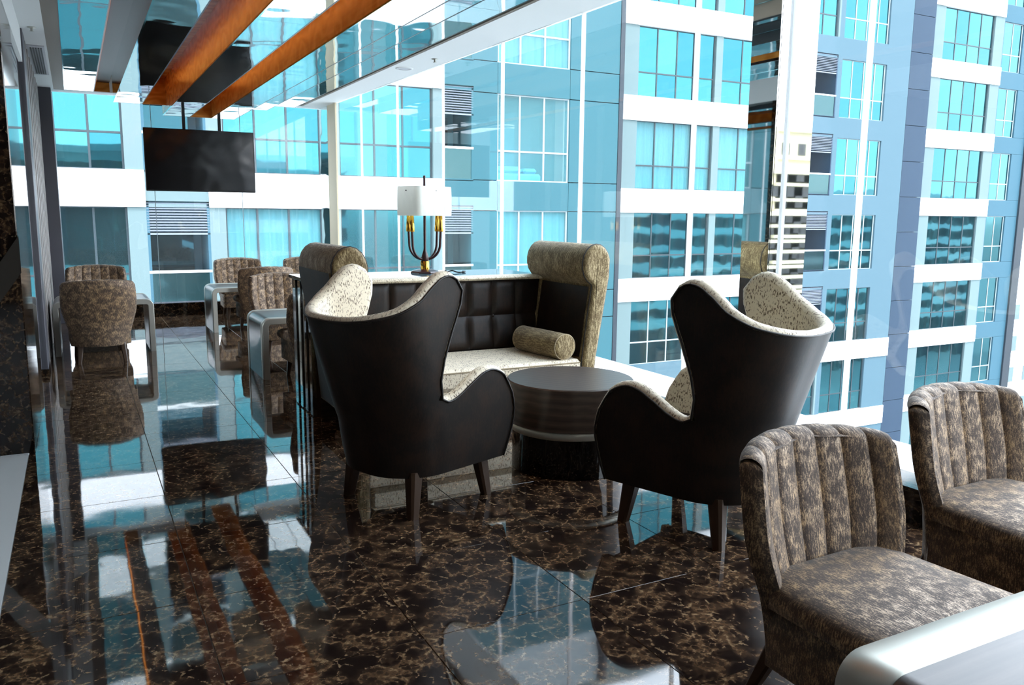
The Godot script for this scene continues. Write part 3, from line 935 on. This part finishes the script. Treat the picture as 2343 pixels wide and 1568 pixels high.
func make_lounge_chair(label: String) -> Node3D:
	var t := thing("lounge_chair", label, "chair", Vector3.ZERO, 0.0, "channel backed velvet lounge chairs")
	var yt := func(s: float) -> float: return 0.820 - 0.030 * s * s
	# backrest body: closed loops, rounded over at the top
	var st := begin()
	var rows := []
	var n := 26
	var thick := 0.085
	var lev := []
	for i in 12:
		lev.append([0.165 + (0.796 - 0.165) * i / 11.0, 0.0])
	for k in [[0.3, 0.15], [0.6, 0.4], [0.85, 0.68], [1.0, 0.95]]:
		lev.append([0.798 + 0.018 * k[0], k[1]])
	for l in lev:
		var row := PackedVector3Array()
		var sh: float = l[1] * thick * 0.5
		for j in n + 1:
			var s := -1.0 + 2.0 * j / n
			var y: float = l[0] - 0.030 * s * s * clampf((l[0] - 0.44) / 0.36, 0, 1)
			row.append(lc_pt(s * (1.0 - 0.03 * l[1]), y, sh))
		for j in n + 1:
			var s := 1.0 - 2.0 * j / n
			var y: float = l[0] - 0.030 * s * s * clampf((l[0] - 0.44) / 0.36, 0, 1)
			row.append(lc_pt(s * (1.0 - 0.03 * l[1]), y, thick - sh))
		rows.append(row)
	grid(st, rows, true, true, 0)
	fan(st, rows[rows.size() - 1], true)
	fan(st, rows[0], false)
	part("backrest", done(st), M.velvet_brown, t)
	# channels: seven padded ribs on the inner face, rolled over the top
	for c in 7:
		var s0 := -0.97 + 1.94 * c / 7.0
		var s1 := -0.97 + 1.94 * (c + 1) / 7.0
		var cst := begin()
		var cr := []
		for i in 21:
			var f := i / 20.0
			var row := PackedVector3Array()
			for j in 9:
				var u := j / 8.0
				var s := lerpf(s0, s1, u)
				var bulge := 0.012 * sqrt(maxf(0.0, 1.0 - pow(2 * u - 1, 2.0))) + 0.001
				var top: float = yt.call(s)
				var y := 0.40 + (top - 0.022 - 0.40) * minf(f / 0.55, 1.0)
				var o := thick + bulge
				if f > 0.55:
					var a := (f - 0.55) / 0.45 * PI
					y = top - 0.022 + (0.026 + bulge * 0.4) * sin(a)
					o = thick * 0.5 + (thick * 0.5 + (bulge if a < PI / 2 else 0.002)) * cos(a)
				row.append(lc_pt(s, y, o))
			cr.append(row)
		grid(cst, cr, false, false, 0)
		part("back_channel", done(cst), M.velvet_brown, t)
	# seat base and cushion
	var bst := begin()
	var plan := PackedVector2Array()
	for v in rounded_rect(0.60, 0.60, 0.05, 4):
		plan.append(v)
	var lay := Transform3D(Basis(Vector3.RIGHT, Vector3.BACK, Vector3.DOWN), Vector3(0, 0, 0.03))
	var basep := PackedVector2Array()
	for v in plan:
		basep.append(Vector2(v.x * (0.97 if v.y > 0 else 0.90), lc_inside(v.x * 0.90, v.y + 0.03) - 0.03))
	extrude(bst, basep, -0.365, -0.165, 0.0, 0.01, lay, 0)
	part("seat_base", done(bst), M.velvet_brown, t)
	var cst2 := begin()
	var crow := []
	for k in [[0.0, 0.362], [-0.008, 0.370], [-0.012, 0.395], [-0.004, 0.418], [0.02, 0.434], [0.08, 0.445], [0.16, 0.452], [0.24, 0.4545]]:
		var row := PackedVector3Array()
		for v in rounded_rect(0.62 - k[0] * 2, 0.585 - k[0] * 2, maxf(0.05 - k[0] * 0.1, 0.02), 4):
			row.append(Vector3(v.x * (1.0 if v.y > 0 else 0.93), k[1], lc_inside(v.x * 0.93, v.y + 0.048)))
		crow.append(row)
	grid(cst2, crow, true, false, 0)
	fan(cst2, crow[crow.size() - 1], false, 0)
	fan(cst2, crow[0], true)
	part("seat_cushion", done(cst2), M.velvet_brown, t)
	for s in [-1.0, 1.0]:
		var l1 := begin()
		leg(l1, Vector3(s * 0.215, 0.175, 0.26), Vector3(s * 0.235, 0, 0.285), 0.05, 0.03)
		part("leg", done(l1), M.leg_wood, t)
		var l2 := begin()
		leg(l2, Vector3(s * 0.185, 0.19, -0.165), Vector3(s * 0.205, 0, -0.245), 0.055, 0.034)
		part("leg", done(l2), M.leg_wood, t)
	return t

# ------------------------------------------------------------------ wingback chair; faces +z
const WB_ARM := [Vector2(0.0, 0.60), Vector2(0.515, 0.60), Vector2(0.56, 0.577), Vector2(0.64, 0.598), Vector2(0.75, 0.652), Vector2(0.85, 0.694), Vector2(0.92, 0.694), Vector2(0.98, 0.655), Vector2(1.0085, 0.56)]
const WB_LOW := [Vector2(0.0, 0.60), Vector2(0.515, 0.60), Vector2(0.532, 0.70), Vector2(0.58, 0.80), Vector2(0.65, 0.91), Vector2(0.712, 1.00), Vector2(0.762, 1.075), Vector2(0.7833, 1.13)]
const WB_RIM := [Vector2(0, 0.985), Vector2(0.2, 0.995), Vector2(0.38, 1.03), Vector2(0.52, 1.09), Vector2(0.6346, 1.165), Vector2(0.7032, 1.195), Vector2(0.749, 1.19), Vector2(0.7757, 1.165), Vector2(0.7833, 1.13)]

func wb(l: float, y: float, off: float) -> Vector3:
	var sg := -1.0 if l < 0 else 1.0
	var a := absf(l)
	var r := 0.30
	var p := Vector2.ZERO
	var nn := Vector2.ZERO
	if a < 0.05:
		p = Vector2(a, -0.36); nn = Vector2(0, -1)
	elif a < 0.05 + r * PI / 2:
		var f := (a - 0.05) / r
		p = Vector2(0.05 + r * sin(f), -0.06 - r * cos(f)); nn = Vector2(sin(f), -cos(f))
	else:
		p = Vector2(0.35, -0.06 + (a - 0.05 - r * PI / 2)); nn = Vector2(1, 0)
	p -= nn * off
	var up := maxf(0.0, y - 0.45)
	var dn := pow(maxf(0.0, 0.52 - y) / 0.32, 1.6) * 0.3
	var k := 1.0 + 0.13 * up - 0.42 * dn
	return Vector3(sg * p.x * k, y, p.y * (1.0 - 0.36 * dn) - 0.30 * up)

func make_wingback(label: String) -> Node3D:
	var t := thing("wingback_chair", label, "armchair", Vector3.ZERO, 0.0, "wingback chairs by the drum table")
	var thick := 0.062
	var hem := 0.205
	for side in 2:                       # 0 outer leather, 1 inner cloth
		var st := begin()
		var off := thick * side
		for patch in 2:                  # 0 lower with arms, 1 upper with wings
			var lmax := 1.0085 if patch == 0 else 0.7833
			var rows := []
			var m := 13
			for i in m:
				var f := i / (m - 1.0)
				var row := PackedVector3Array()
				for j in 73:
					var l := lmax * (-1.0 + 2.0 * j / 72.0)
					l = signf(l) * lmax * (1.0 - pow(1.0 - absf(l) / lmax, 1.25))
					var a := absf(l)
					var y0 := hem if patch == 0 else curve_at(WB_LOW, a)
					var y1 := curve_at(WB_ARM, a) if patch == 0 else curve_at(WB_RIM, a)
					row.append(wb(l, lerpf(y0, y1, f), off))
				rows.append(row)
			grid(st, rows, false, side == 1, 0)
		part("outer_shell" if side == 0 else "inner_lining", done(st), M.leather_dark if side == 0 else M.velvet_gold, t)
	# outline of one half, from the front hem round to the back centre
	var half := []
	for i in 8:
		half.append(Vector2(1.0085, lerpf(hem, 0.56, i / 8.0)))
	for i in 29:
		var a := lerpf(1.0085, 0.518, i / 28.0)
		half.append(Vector2(a, curve_at(WB_ARM, a)))
	for i in 21:
		var a := lerpf(0.518, 0.7833, i / 20.0)
		half.append(Vector2(a, curve_at(WB_LOW, a)))
	for i in range(1, 37):
		var a := lerpf(0.7833, 0.0, i / 36.0)
		half.append(Vector2(a, curve_at(WB_RIM, a)))
	var full := half.duplicate()
	for i in range(half.size() - 2, -1, -1):
		full.append(Vector2(-half[i].x, half[i].y))
	var rst := begin()
	var rows2 := []
	var pip := []
	for i in full.size():
		var e: Vector2 = (full[mini(i + 1, full.size() - 1)] - full[maxi(i - 1, 0)]).normalized()
		var nrm := Vector2(e.y, -e.x)      # away from the panel
		var row := PackedVector3Array()
		for k in 7:
			var a := PI * k / 6.0
			var o := thick * 0.5 - thick * 0.5 * cos(a)
			var q: Vector2 = full[i] + nrm * 0.030 * sin(a)
			row.append(wb(q.x, q.y, o))
		rows2.append(row)
		var q2: Vector2 = full[i] + nrm * 0.006
		pip.append(wb(q2.x, q2.y, -0.003))
	grid(rst, rows2, false, false, 0)
	part("rim", done(rst), M.velvet_gold, t)
	var pst := begin()
	tube(pst, pip, 0.0055, 6)
	part("piping", done(pst), M.piping_dark, t)
	# seat deck, cushion and underside
	var plan := PackedVector2Array()
	for j in 41:
		var l := 0.99 * (-1.0 + 2.0 * j / 40.0)
		var p := wb(l, 0.40, thick - 0.004)
		plan.append(Vector2(p.x, p.z))
	var lay := Transform3D(Basis(Vector3.RIGHT, Vector3.BACK, Vector3.DOWN), Vector3.ZERO)
	var sst := begin()
	extrude(sst, plan, -0.46, -0.30, 0.03, 0.01, lay, 0)
	part("seat_cushion", done(sst), M.leather_dark, t)
	var plan2 := PackedVector2Array()
	for v in plan:
		plan2.append(v * 0.90)
	var dst := begin()
	extrude(dst, plan2, -0.30, -0.195, 0.0, 0.02, lay, 0)
	part("seat_base", done(dst), M.leather_dark, t)
	for s in [-1.0, 1.0]:
		for f in [[0.27, 0.305, 0.04], [-0.185, -0.215, -0.03]]:
			var l1 := begin()
			leg(l1, Vector3(s * 0.235, 0.235, f[0]), Vector3(s * 0.258, 0, f[1]), 0.078, 0.05)
			part("leg", done(l1), M.leg_wood, t)
	return t

# ------------------------------------------------------------------ settee
func wing_profile() -> PackedVector2Array:
	# the right wing seen from the front: x outward from the seat's end, y up
	var p := PackedVector2Array()
	for v in [Vector2(0.0, 0.16), Vector2(0.0, 0.45), Vector2(0.035, 0.75), Vector2(0.07, 0.985)]:
		p.append(v)
	var c := Vector2(0.105, 1.135)
	for k in 13:
		var a := deg_to_rad(250.0 - 235.0 * k / 12.0)
		p.append(c + Vector2(cos(a) * 0.118, sin(a) * 0.150))
	for v in [Vector2(0.215, 1.05), Vector2(0.165, 0.75), Vector2(0.115, 0.45), Vector2(0.09, 0.16)]:
		p.append(v)
	p.reverse()
	return p

func make_settee() -> void:
	var t := thing("settee", "high winged dark leather settee with gold velvet seat and rolled wing tops", "sofa")
	var zf := -4.98
	var zb := -5.86
	var xl := 1.60
	var xr := 3.22
	# base and seat
	box("base", Vector3(xl, 0.10, zb + 0.05), Vector3(xr, 0.30, zf - 0.03), M.velvet_gold, t, 0.012)
	box("plinth", Vector3(xl + 0.05, 0.0, zb + 0.10), Vector3(xr - 0.05, 0.10, zf - 0.10), M.dark_wood, t)
	box("seat_cushion", Vector3(xl + 0.002, 0.302, zb + 0.17), Vector3(xr - 0.002, 0.452, zf), M.velvet_gold, t, 0.028)
	var ps := begin()
	tube(ps, [Vector3(xl + 0.02, 0.43, zf - 0.002), Vector3((xl + xr) / 2, 0.432, zf + 0.004), Vector3(xr - 0.02, 0.43, zf - 0.002)], 0.005, 6)
	part("piping", done(ps), M.seam_pale, t)
	# back: eight upright panels above a tufted line
	box("back_frame", Vector3(xl - 0.05, 0.16, zb), Vector3(xr + 0.08, 0.985, zb + 0.10), M.leather_dark, t, 0.01)
	var cols := 8
	for c in cols:
		for r in 2:
			var st := begin()
			var rows := []
			var y0 := 0.455 if r == 0 else 0.705
			var y1 := 0.705 if r == 0 else 0.985
			for i in 9:
				var row := PackedVector3Array()
				for j in 9:
					var u := j / 8.0
					var v := i / 8.0
					var bul := 0.022 * pow(maxf(0.0, 1 - pow(absf(2 * v - 1), 4.0)), 0.5) * pow(maxf(0.0, 1 - pow(absf(2 * u - 1), 6.0)), 0.35)
					row.append(Vector3(lerpf(xl + (xr + 0.06 - xl) * c / cols, xl + (xr + 0.06 - xl) * (c + 1) / cols, u), lerpf(y0, y1, v), zb + 0.105 + bul + 0.05 * (1 - v) * (1 - r)))
				rows.append(row)
			grid(st, rows, false, true, 0)
			part("back_panel", done(st), M.leather_dark, t)
		if c > 0 and c % 2 == 0:
			var bs := begin()
			lathe(bs, [Vector2(0.0, 0.012), Vector2(0.008, 0.010), Vector2(0.012, 0.003), Vector2(0.012, 0.0)], 12)
			var bo := part("button", done(bs), M.leather_dark, t, Vector3(xl + (xr + 0.06 - xl) * c / cols, 0.705, zb + 0.125))
			bo.rotation.x = PI / 2
	box("back_cap", Vector3(xl - 0.06, 0.985, zb - 0.005), Vector3(xr + 0.10, 1.015, zb + 0.165), M.velvet_gold, t, 0.012)
	# wings
	var prof := wing_profile()
	var inner := PackedVector2Array()
	for w in 2:
		var xf := Transform3D(Basis.IDENTITY, Vector3(xr, 0, 0)) if w == 0 else Transform3D(Basis(Vector3.LEFT, Vector3.UP, Vector3.BACK), Vector3(xl, 0, 0))
		var st := begin()
		extrude(st, prof, zb + 0.02, zf + 0.01, 0.025, 0.03, xf, 0, 4)
		var wing := part("wing", done(st), M.velvet_olive, t)
		# leather on the inner and the outer face
		var ist := begin()
		var rows := []
		for k in [[-0.004, 0.46], [0.016, 0.62], [0.031, 0.75], [0.052, 0.88], [0.064, 0.975]]:
			var row := PackedVector3Array()
			for j in 5:
				row.append(xf * Vector3(k[0] - 0.008 * (1.0 if j > 0 and j < 4 else 0.0), k[1], lerpf(zb + 0.16, zf - 0.045, j / 4.0)))
			rows.append(row)
		grid(ist, rows, false, w == 0, 0)
		part("inner_leather", done(ist), M.leather_dark, wing)
		var ost := begin()
		rows = []
		for k in [[0.094, 0.17], [0.120, 0.45], [0.171, 0.75], [0.221, 1.05], [0.228, 1.12]]:
			var row := PackedVector3Array()
			for j in 5:
				row.append(xf * Vector3(k[0], k[1], lerpf(zb + 0.06, zf - 0.045, j / 4.0)))
			rows.append(row)
		grid(ost, rows, false, w == 1, 0)
		part("outer_leather", done(ost), M.leather_dark, wing)
		# piping down the front edge
		var pp := []
		for i in range(prof.size()):
			pp.append(xf * Vector3(prof[i].x, prof[i].y, zf - 0.016))
		var tst := begin()
		tube(tst, pp, 0.005, 6)
		part("piping", done(tst), M.piping_dark, wing)

func make_bolster(at: Vector3, turn: float, rad: float, ln: float, m: Material, label: String) -> void:
	var t := thing("bolster_cushion", label, "cushion", at, turn)
	var st := begin()
	var prof := []
	for k in [[0.0, 0.30], [0.0, 0.62], [0.006, 0.86], [0.016, 0.96], [0.028, 1.0]]:
		prof.append(Vector2(rad * k[1], k[0]))
	var full := [Vector2(0.0, 0.0)]
	for p in prof:
		full.append(p)
	full.append(Vector2(rad * 1.015, ln * 0.5))
	for i in range(prof.size() - 1, -1, -1):
		full.append(Vector2(prof[i].x, ln - prof[i].y))
	full.append(Vector2(0.0, ln))
	lathe(st, full, 36, Vector3(0, -ln / 2, 0))
	var c := part("cover", done(st), m, t, Vector3(0, rad, 0))
	c.rotation.x = PI / 2
	for e in [-1.0, 1.0]:
		var ps := begin()
		var ring := []
		for j in 37:
			var a := TAU * j / 36.0
			ring.append(Vector3(cos(a) * rad * 0.975, rad + sin(a) * rad * 0.975, e * (ln / 2 - 0.018)))
		tube(ps, ring, 0.004, 6, 0, false)
		part("piping", done(ps), M.seam_pale, t)

# ------------------------------------------------------------------ tables
func make_drum(at: Vector3) -> void:
	var t := thing("drum_table", "round dark wood drum coffee table with a steel ring", "coffee table", at)
	var st := begin()
	lathe(st, [Vector2(0.0, 0.530), Vector2(0.372, 0.530)], 64, Vector3.ZERO, -1)
	lathe(st, [Vector2(0.372, 0.530), Vector2(0.378, 0.524)], 64, Vector3.ZERO, 0)
	part("top", done(st), M.dark_wood, t)
	var s2 := begin()
	lathe(s2, [Vector2(0.378, 0.524), Vector2(0.378, 0.285)], 64, Vector3.ZERO, 0)
	lathe(s2, [Vector2(0.378, 0.285), Vector2(0.0, 0.285)], 64, Vector3.ZERO, -1)
	part("drum", done(s2), M.dark_wood, t)
	var s3 := begin()
	lathe(s3, [Vector2(0.352, 0.285), Vector2(0.362, 0.28), Vector2(0.362, 0.238), Vector2(0.352, 0.232)], 64, Vector3.ZERO, 0)
	part("steel_ring", done(s3), M.brushed_steel, t)
	var s4 := begin()
	lathe(s4, [Vector2(0.345, 0.25), Vector2(0.345, 0.002)], 64, Vector3.ZERO, 0)
	part("base", done(s4), M.black_gloss, t)

func waterfall_profile(w: float, h: float, r: float, th: float) -> PackedVector2Array:
	var p := PackedVector2Array()
	p.append(Vector2(0, 0))
	for k in 9:
		var a := PI - PI / 2 * k / 8.0
		p.append(Vector2(r + r * cos(a), h - r + r * sin(a)))
	for k in 9:
		var a := PI / 2 - PI / 2 * k / 8.0
		p.append(Vector2(w - r + r * cos(a), h - r + r * sin(a)))
	p.append(Vector2(w, 0))
	p.append(Vector2(w - th, 0))
	var ri := maxf(r - th, 0.012)
	for k in 7:
		var a := PI / 2 * k / 6.0
		p.append(Vector2(w - th - ri + ri * cos(a), h - th - ri + ri * sin(a)))
	for k in 7:
		var a := PI / 2 + PI / 2 * k / 6.0
		p.append(Vector2(th + ri + ri * cos(a), h - th - ri + ri * sin(a)))
	p.append(Vector2(th, 0))
	return p

# corner = near left foot, runs to +x and to -z
func make_waterfall(label: String, at: Vector3, w: float, h: float, d: float, edge := 0.10) -> void:
	var t := thing("waterfall_table", label, "table", at, 0.0, "steel edged waterfall tables")
	var prof := waterfall_profile(w, h, 0.075, 0.055)
	for e in [[-d, -d + edge], [-edge, 0.0]]:
		var st := begin()
		extrude(st, prof, e[0], e[1], 0.004, 0.004, Transform3D.IDENTITY, 1, 1)
		part("steel_edge", done(st), M.brushed_steel, t)
	var inl := PackedVector2Array()
	var st2 := begin()
	for v in prof:
		inl.append(v)
	extrude(st2, inl, -d + edge + 0.003, -edge - 0.003, 0.0, 0.0, Transform3D(Basis.IDENTITY.scaled(Vector3(1, 0.998, 1)), Vector3.ZERO), 1)
	part("wood_inlay", done(st2), M.table_wood, t)

func make_console() -> void:
	var t := thing("console_cabinet", "long dark console behind the settee with mirror slats on its end", "console")
	var x0 := 1.47
	var x1 := 3.34
	var z0 := -6.52
	var z1 := -5.90
	box("body", Vector3(x0 + 0.02, 0.0, z0 + 0.01), Vector3(x1, 0.985, z1 - 0.005), M.dark_wood, t)
	box("top", Vector3(x0 - 0.01, 0.985, z0), Vector3(x1, 1.01, z1), M.glass_top, t, 0.004)
	for k in 8:
		var z := z1 - 0.03 - k * 0.075
		box("mirror_slat" if k % 2 == 0 else "dark_slat", Vector3(x0 + (0.0 if k % 2 == 0 else 0.012), 0.01, z - 0.034), Vector3(x0 + 0.03, 0.98, z + 0.034), M.mirror_flat if k % 2 == 0 else M.black_gloss, t)
	box("end_stile", Vector3(x0, 0.0, z1 - 0.012), Vector3(x0 + 0.06, 0.985, z1 + 0.004), M.leg_wood, t, 0.002)

func make_lamp(at: Vector3) -> void:
	var t := thing("table_lamp", "table lamp with white plastic wrapped shade and four brass candle arms", "lamp", at)
	var st := begin()
	lathe(st, [Vector2(0.0, 0.030), Vector2(0.06, 0.030), Vector2(0.115, 0.016), Vector2(0.125, 0.006), Vector2(0.125, 0.0), Vector2(0.0, 0.0)], 8, Vector3.ZERO, -1)
	part("base", done(st), M.lamp_brown, t)
	var s2 := begin()
	lathe(s2, [Vector2(0.036, 0.028), Vector2(0.036, 0.095), Vector2(0.0, 0.095)], 28, Vector3.ZERO, 0)
	part("collar", done(s2), M.brass, t)
	var s3 := begin()
	lathe(s3, [Vector2(0.030, 0.095), Vector2(0.034, 0.115), Vector2(0.024, 0.150), Vector2(0.014, 0.18), Vector2(0.011, 0.20), Vector2(0.011, 0.48), Vector2(0.010, 0.78), Vector2(0.0, 0.785)], 20)
	part("stem", done(s3), M.lamp_brown, t)
	for a in [0.30, PI - 0.30, PI + 0.30, -0.30]:
		var d := Vector3(cos(a), 0, sin(a))
		var pts := []
		for i in 11:
			var f := PI / 2 * i / 10.0
			pts.append(d * (0.02 + 0.105 * sin(f)) + Vector3(0, 0.112 + 0.125 * (1 - cos(f)), 0))
		pts.append(d * 0.128 + Vector3(0, 0.30, 0))
		pts.append(d * 0.130 + Vector3(0, 0.345, 0))
		var s4 := begin()
		tube(s4, pts, 0.0105, 10)
		var arm := part("arm", done(s4), M.lamp_brown, t)
		var s5 := begin()
		lathe(s5, [Vector2(0.020, 0.335), Vector2(0.021, 0.35), Vector2(0.013, 0.49), Vector2(0.0, 0.49)], 16, d * 0.130)
		part("candle_sleeve", done(s5), M.brass, arm)
	# shade: rounded rectangle, open above and below
	var sh := begin()
	var rows := []
	for k in [[0.98, 0.462], [1.0, 0.470], [1.0, 0.62], [0.985, 0.69], [0.975, 0.694]]:
		var row := PackedVector3Array()
		for v in rounded_rect(0.385 * k[0], 0.28 * k[0], 0.045, 6):
			row.append(Vector3(v.x, k[1], v.y))
		rows.append(row)
	grid(sh, rows, true, false, 0)
	var shade := part("shade", done(sh), M.lamp_shade, t)
	shade.rotation.y = 0.35
	var hs := begin()
	tube(hs, [Vector3(-0.20, 0.66, 0), Vector3(0.20, 0.66, 0)], 0.004, 6)
	tube(hs, [Vector3(0, 0.66, -0.14), Vector3(0, 0.66, 0.14)], 0.004, 6)
	part("shade_carrier", done(hs), M.black_metal, shade)
	# flex lying on the console
	var cord := []
	for i in 40:
		var f := i / 39.0
		cord.append(Vector3(0.08 + 0.26 * f + 0.02 * sin(f * 17.0), 0.006 + 0.018 * absf(sin(f * 9.0)) * (1 - f), 0.09 + 0.05 * sin(f * 11.0)))
	var cs := begin()
	tube(cs, cord, 0.0055, 6)
	part("flex", done(cs), M.black_metal, t)

func make_tv() -> void:
	var z := -11.90
	var t := thing("television", "flat black television hung from the ceiling box on two poles", "television", Vector3(1.563, 1.744, z))
	var w := 1.39
	var h := 0.81
	var st := begin()
	cbox(st, Vector3(0, h / 2, -0.022), Vector3(w, h, 0.045), 0.006)
	part("housing", done(st), M.black_metal, t)
	box("screen", Vector3(-w / 2 + 0.012, 0.016, 0.0005), Vector3(w / 2 - 0.012, h - 0.010, 0.003), M.tv_screen, t)
	for x in [-0.19, 0.26]:
		box("pole", Vector3(x - 0.019, h * 0.5, -0.085), Vector3(x + 0.019, 0.99, -0.052), M.black_metal, t)
	box("bracket", Vector3(-0.36, h * 0.35, -0.055), Vector3(0.40, h * 0.65, -0.044), M.black_metal, t)

func furniture() -> void:
	# near pair at the right edge
	var c0 := make_lounge_chair("brown crushed velvet chair nearest the viewer, its seat tucked toward the steel edged table corner")
	c0.position = Vector3(2.02, 0, -1.54)
	c0.rotation.y = 0.03
	copy(c0, "brown crushed velvet chair at the right frame edge, behind the nearest one", Vector3(3.10, 0, -1.78), 0.02)
	copy(c0, "velvet chair with its back to the viewer by the grey ribbed wall", Vector3(0.17, 0, -9.20), PI)
	copy(c0, "velvet chair by the far window, facing the viewer behind the one at the ribbed wall", Vector3(0.20, 0, -11.05), 0.0)
	copy(c0, "velvet chair against the far glass, under the lower right of the television", Vector3(2.05, 0, -12.15), 0.0)
	copy(c0, "dark backed velvet chair turned away, in front of the farther steel table", Vector3(2.06, 0, -10.62), PI)
	copy(c0, "pale channelled velvet chair facing the viewer behind the nearer of the far steel tables", Vector3(1.95, 0, -8.95), 0.0)
	copy(c0, "velvet chair turned away, mostly hidden by the console end", Vector3(1.90, 0, -7.28), PI)
	copy(c0, "velvet chair at the far glass, half hidden behind the settee's left wing", Vector3(3.02, 0, -12.12), 0.0)
	# wingbacks
	var w0 := make_wingback("dark leather wingback chair seen from behind, left of the drum table")
	w0.position = Vector3(1.505, 0, -3.98)
	w0.rotation.y = deg_to_rad(110)
	copy(w0, "dark leather wingback chair right of the drum table, its wing against the mirrored column", Vector3(2.665, 0, -2.985), deg_to_rad(-160))
	make_settee()
	make_bolster(Vector3(3.05, 0.452, -5.27), 0.12, 0.095, 0.56, M.velvet_olive, "olive velvet bolster lying at the right end of the settee seat")
	make_bolster(Vector3(1.72, 0.452, -5.30), -0.05, 0.095, 0.56, M.leather_dark, "dark bolster at the left end of the settee seat")
	make_drum(Vector3(2.57, 0, -4.11))
	make_waterfall("steel edged table with wood top cut by the lower right corner", Vector3(1.42, 0, -0.42), 1.6, 0.55, 0.73, 0.12)
	make_waterfall("steel table between the two velvet chairs at the ribbed wall", Vector3(-0.25, 0, -9.50), 0.95, 0.56, 0.75)
	make_waterfall("nearer steel table beyond the console end", Vector3(1.42, 0, -7.42), 1.0, 0.55, 0.75)
	make_waterfall("farther steel table below the television, by the far glass", Vector3(1.45, 0, -10.63), 1.0, 0.55, 0.75)
	make_console()
	make_lamp(Vector3(2.52, 1.01, -6.30))
	make_tv()

# ------------------------------------------------------------------ small things
func make_sprinkler(at: Vector3, label: String) -> void:
	var t := thing("sprinkler_head", label, "sprinkler", at, 0.0, "ceiling sprinklers")
	var st := begin()
	lathe(st, [Vector2(0.0, 0.0), Vector2(0.032, 0.0), Vector2(0.034, -0.005), Vector2(0.012, -0.008), Vector2(0.010, -0.030), Vector2(0.0, -0.030)], 20)
	part("escutcheon", done(st), M.brushed_steel, t)
	var s2 := begin()
	lathe(s2, [Vector2(0.0, -0.030), Vector2(0.018, -0.031), Vector2(0.018, -0.033), Vector2(0.0, -0.034)], 16)
	part("deflector", done(s2), M.brushed_steel, t)

func details() -> void:
	make_sprinkler(Vector3(-0.21, CEIL, -8.37), "sprinkler on the white ceiling beside the air grille")
	make_sprinkler(Vector3(3.31, CEIL, -7.97), "sprinkler on the white ceiling border above the long glass wall")
	var sp := thing("ceiling_speaker", "flush round white speaker in the ceiling border", "speaker", Vector3(3.24, CEIL, -8.65))
	var st := begin()
	lathe(st, [Vector2(0.0, -0.004), Vector2(0.075, -0.004)], 32)
	part("grille", done(st), M.rib_grey, sp)
	var s2 := begin()
	lathe(s2, [Vector2(0.075, -0.006), Vector2(0.092, -0.006), Vector2(0.096, 0.0)], 32)
	part("ring", done(s2), M.white_paint, sp)
	# air grille in the left border
	var gr := thing("air_grille", "slotted white air grille in the ceiling above the ribbed wall", "air vent", Vector3(-0.215, CEIL - 0.002, -10.2))
	box("plate", Vector3(-0.075, -0.006, -0.95), Vector3(0.075, 0.002, 0.95), M.rib_grey, gr)
	for k in 5:
		box("slot", Vector3(-0.048 + 0.022 * k, -0.012, -0.85), Vector3(-0.036 + 0.022 * k, -0.004, 0.85), M.dark_edge, gr)
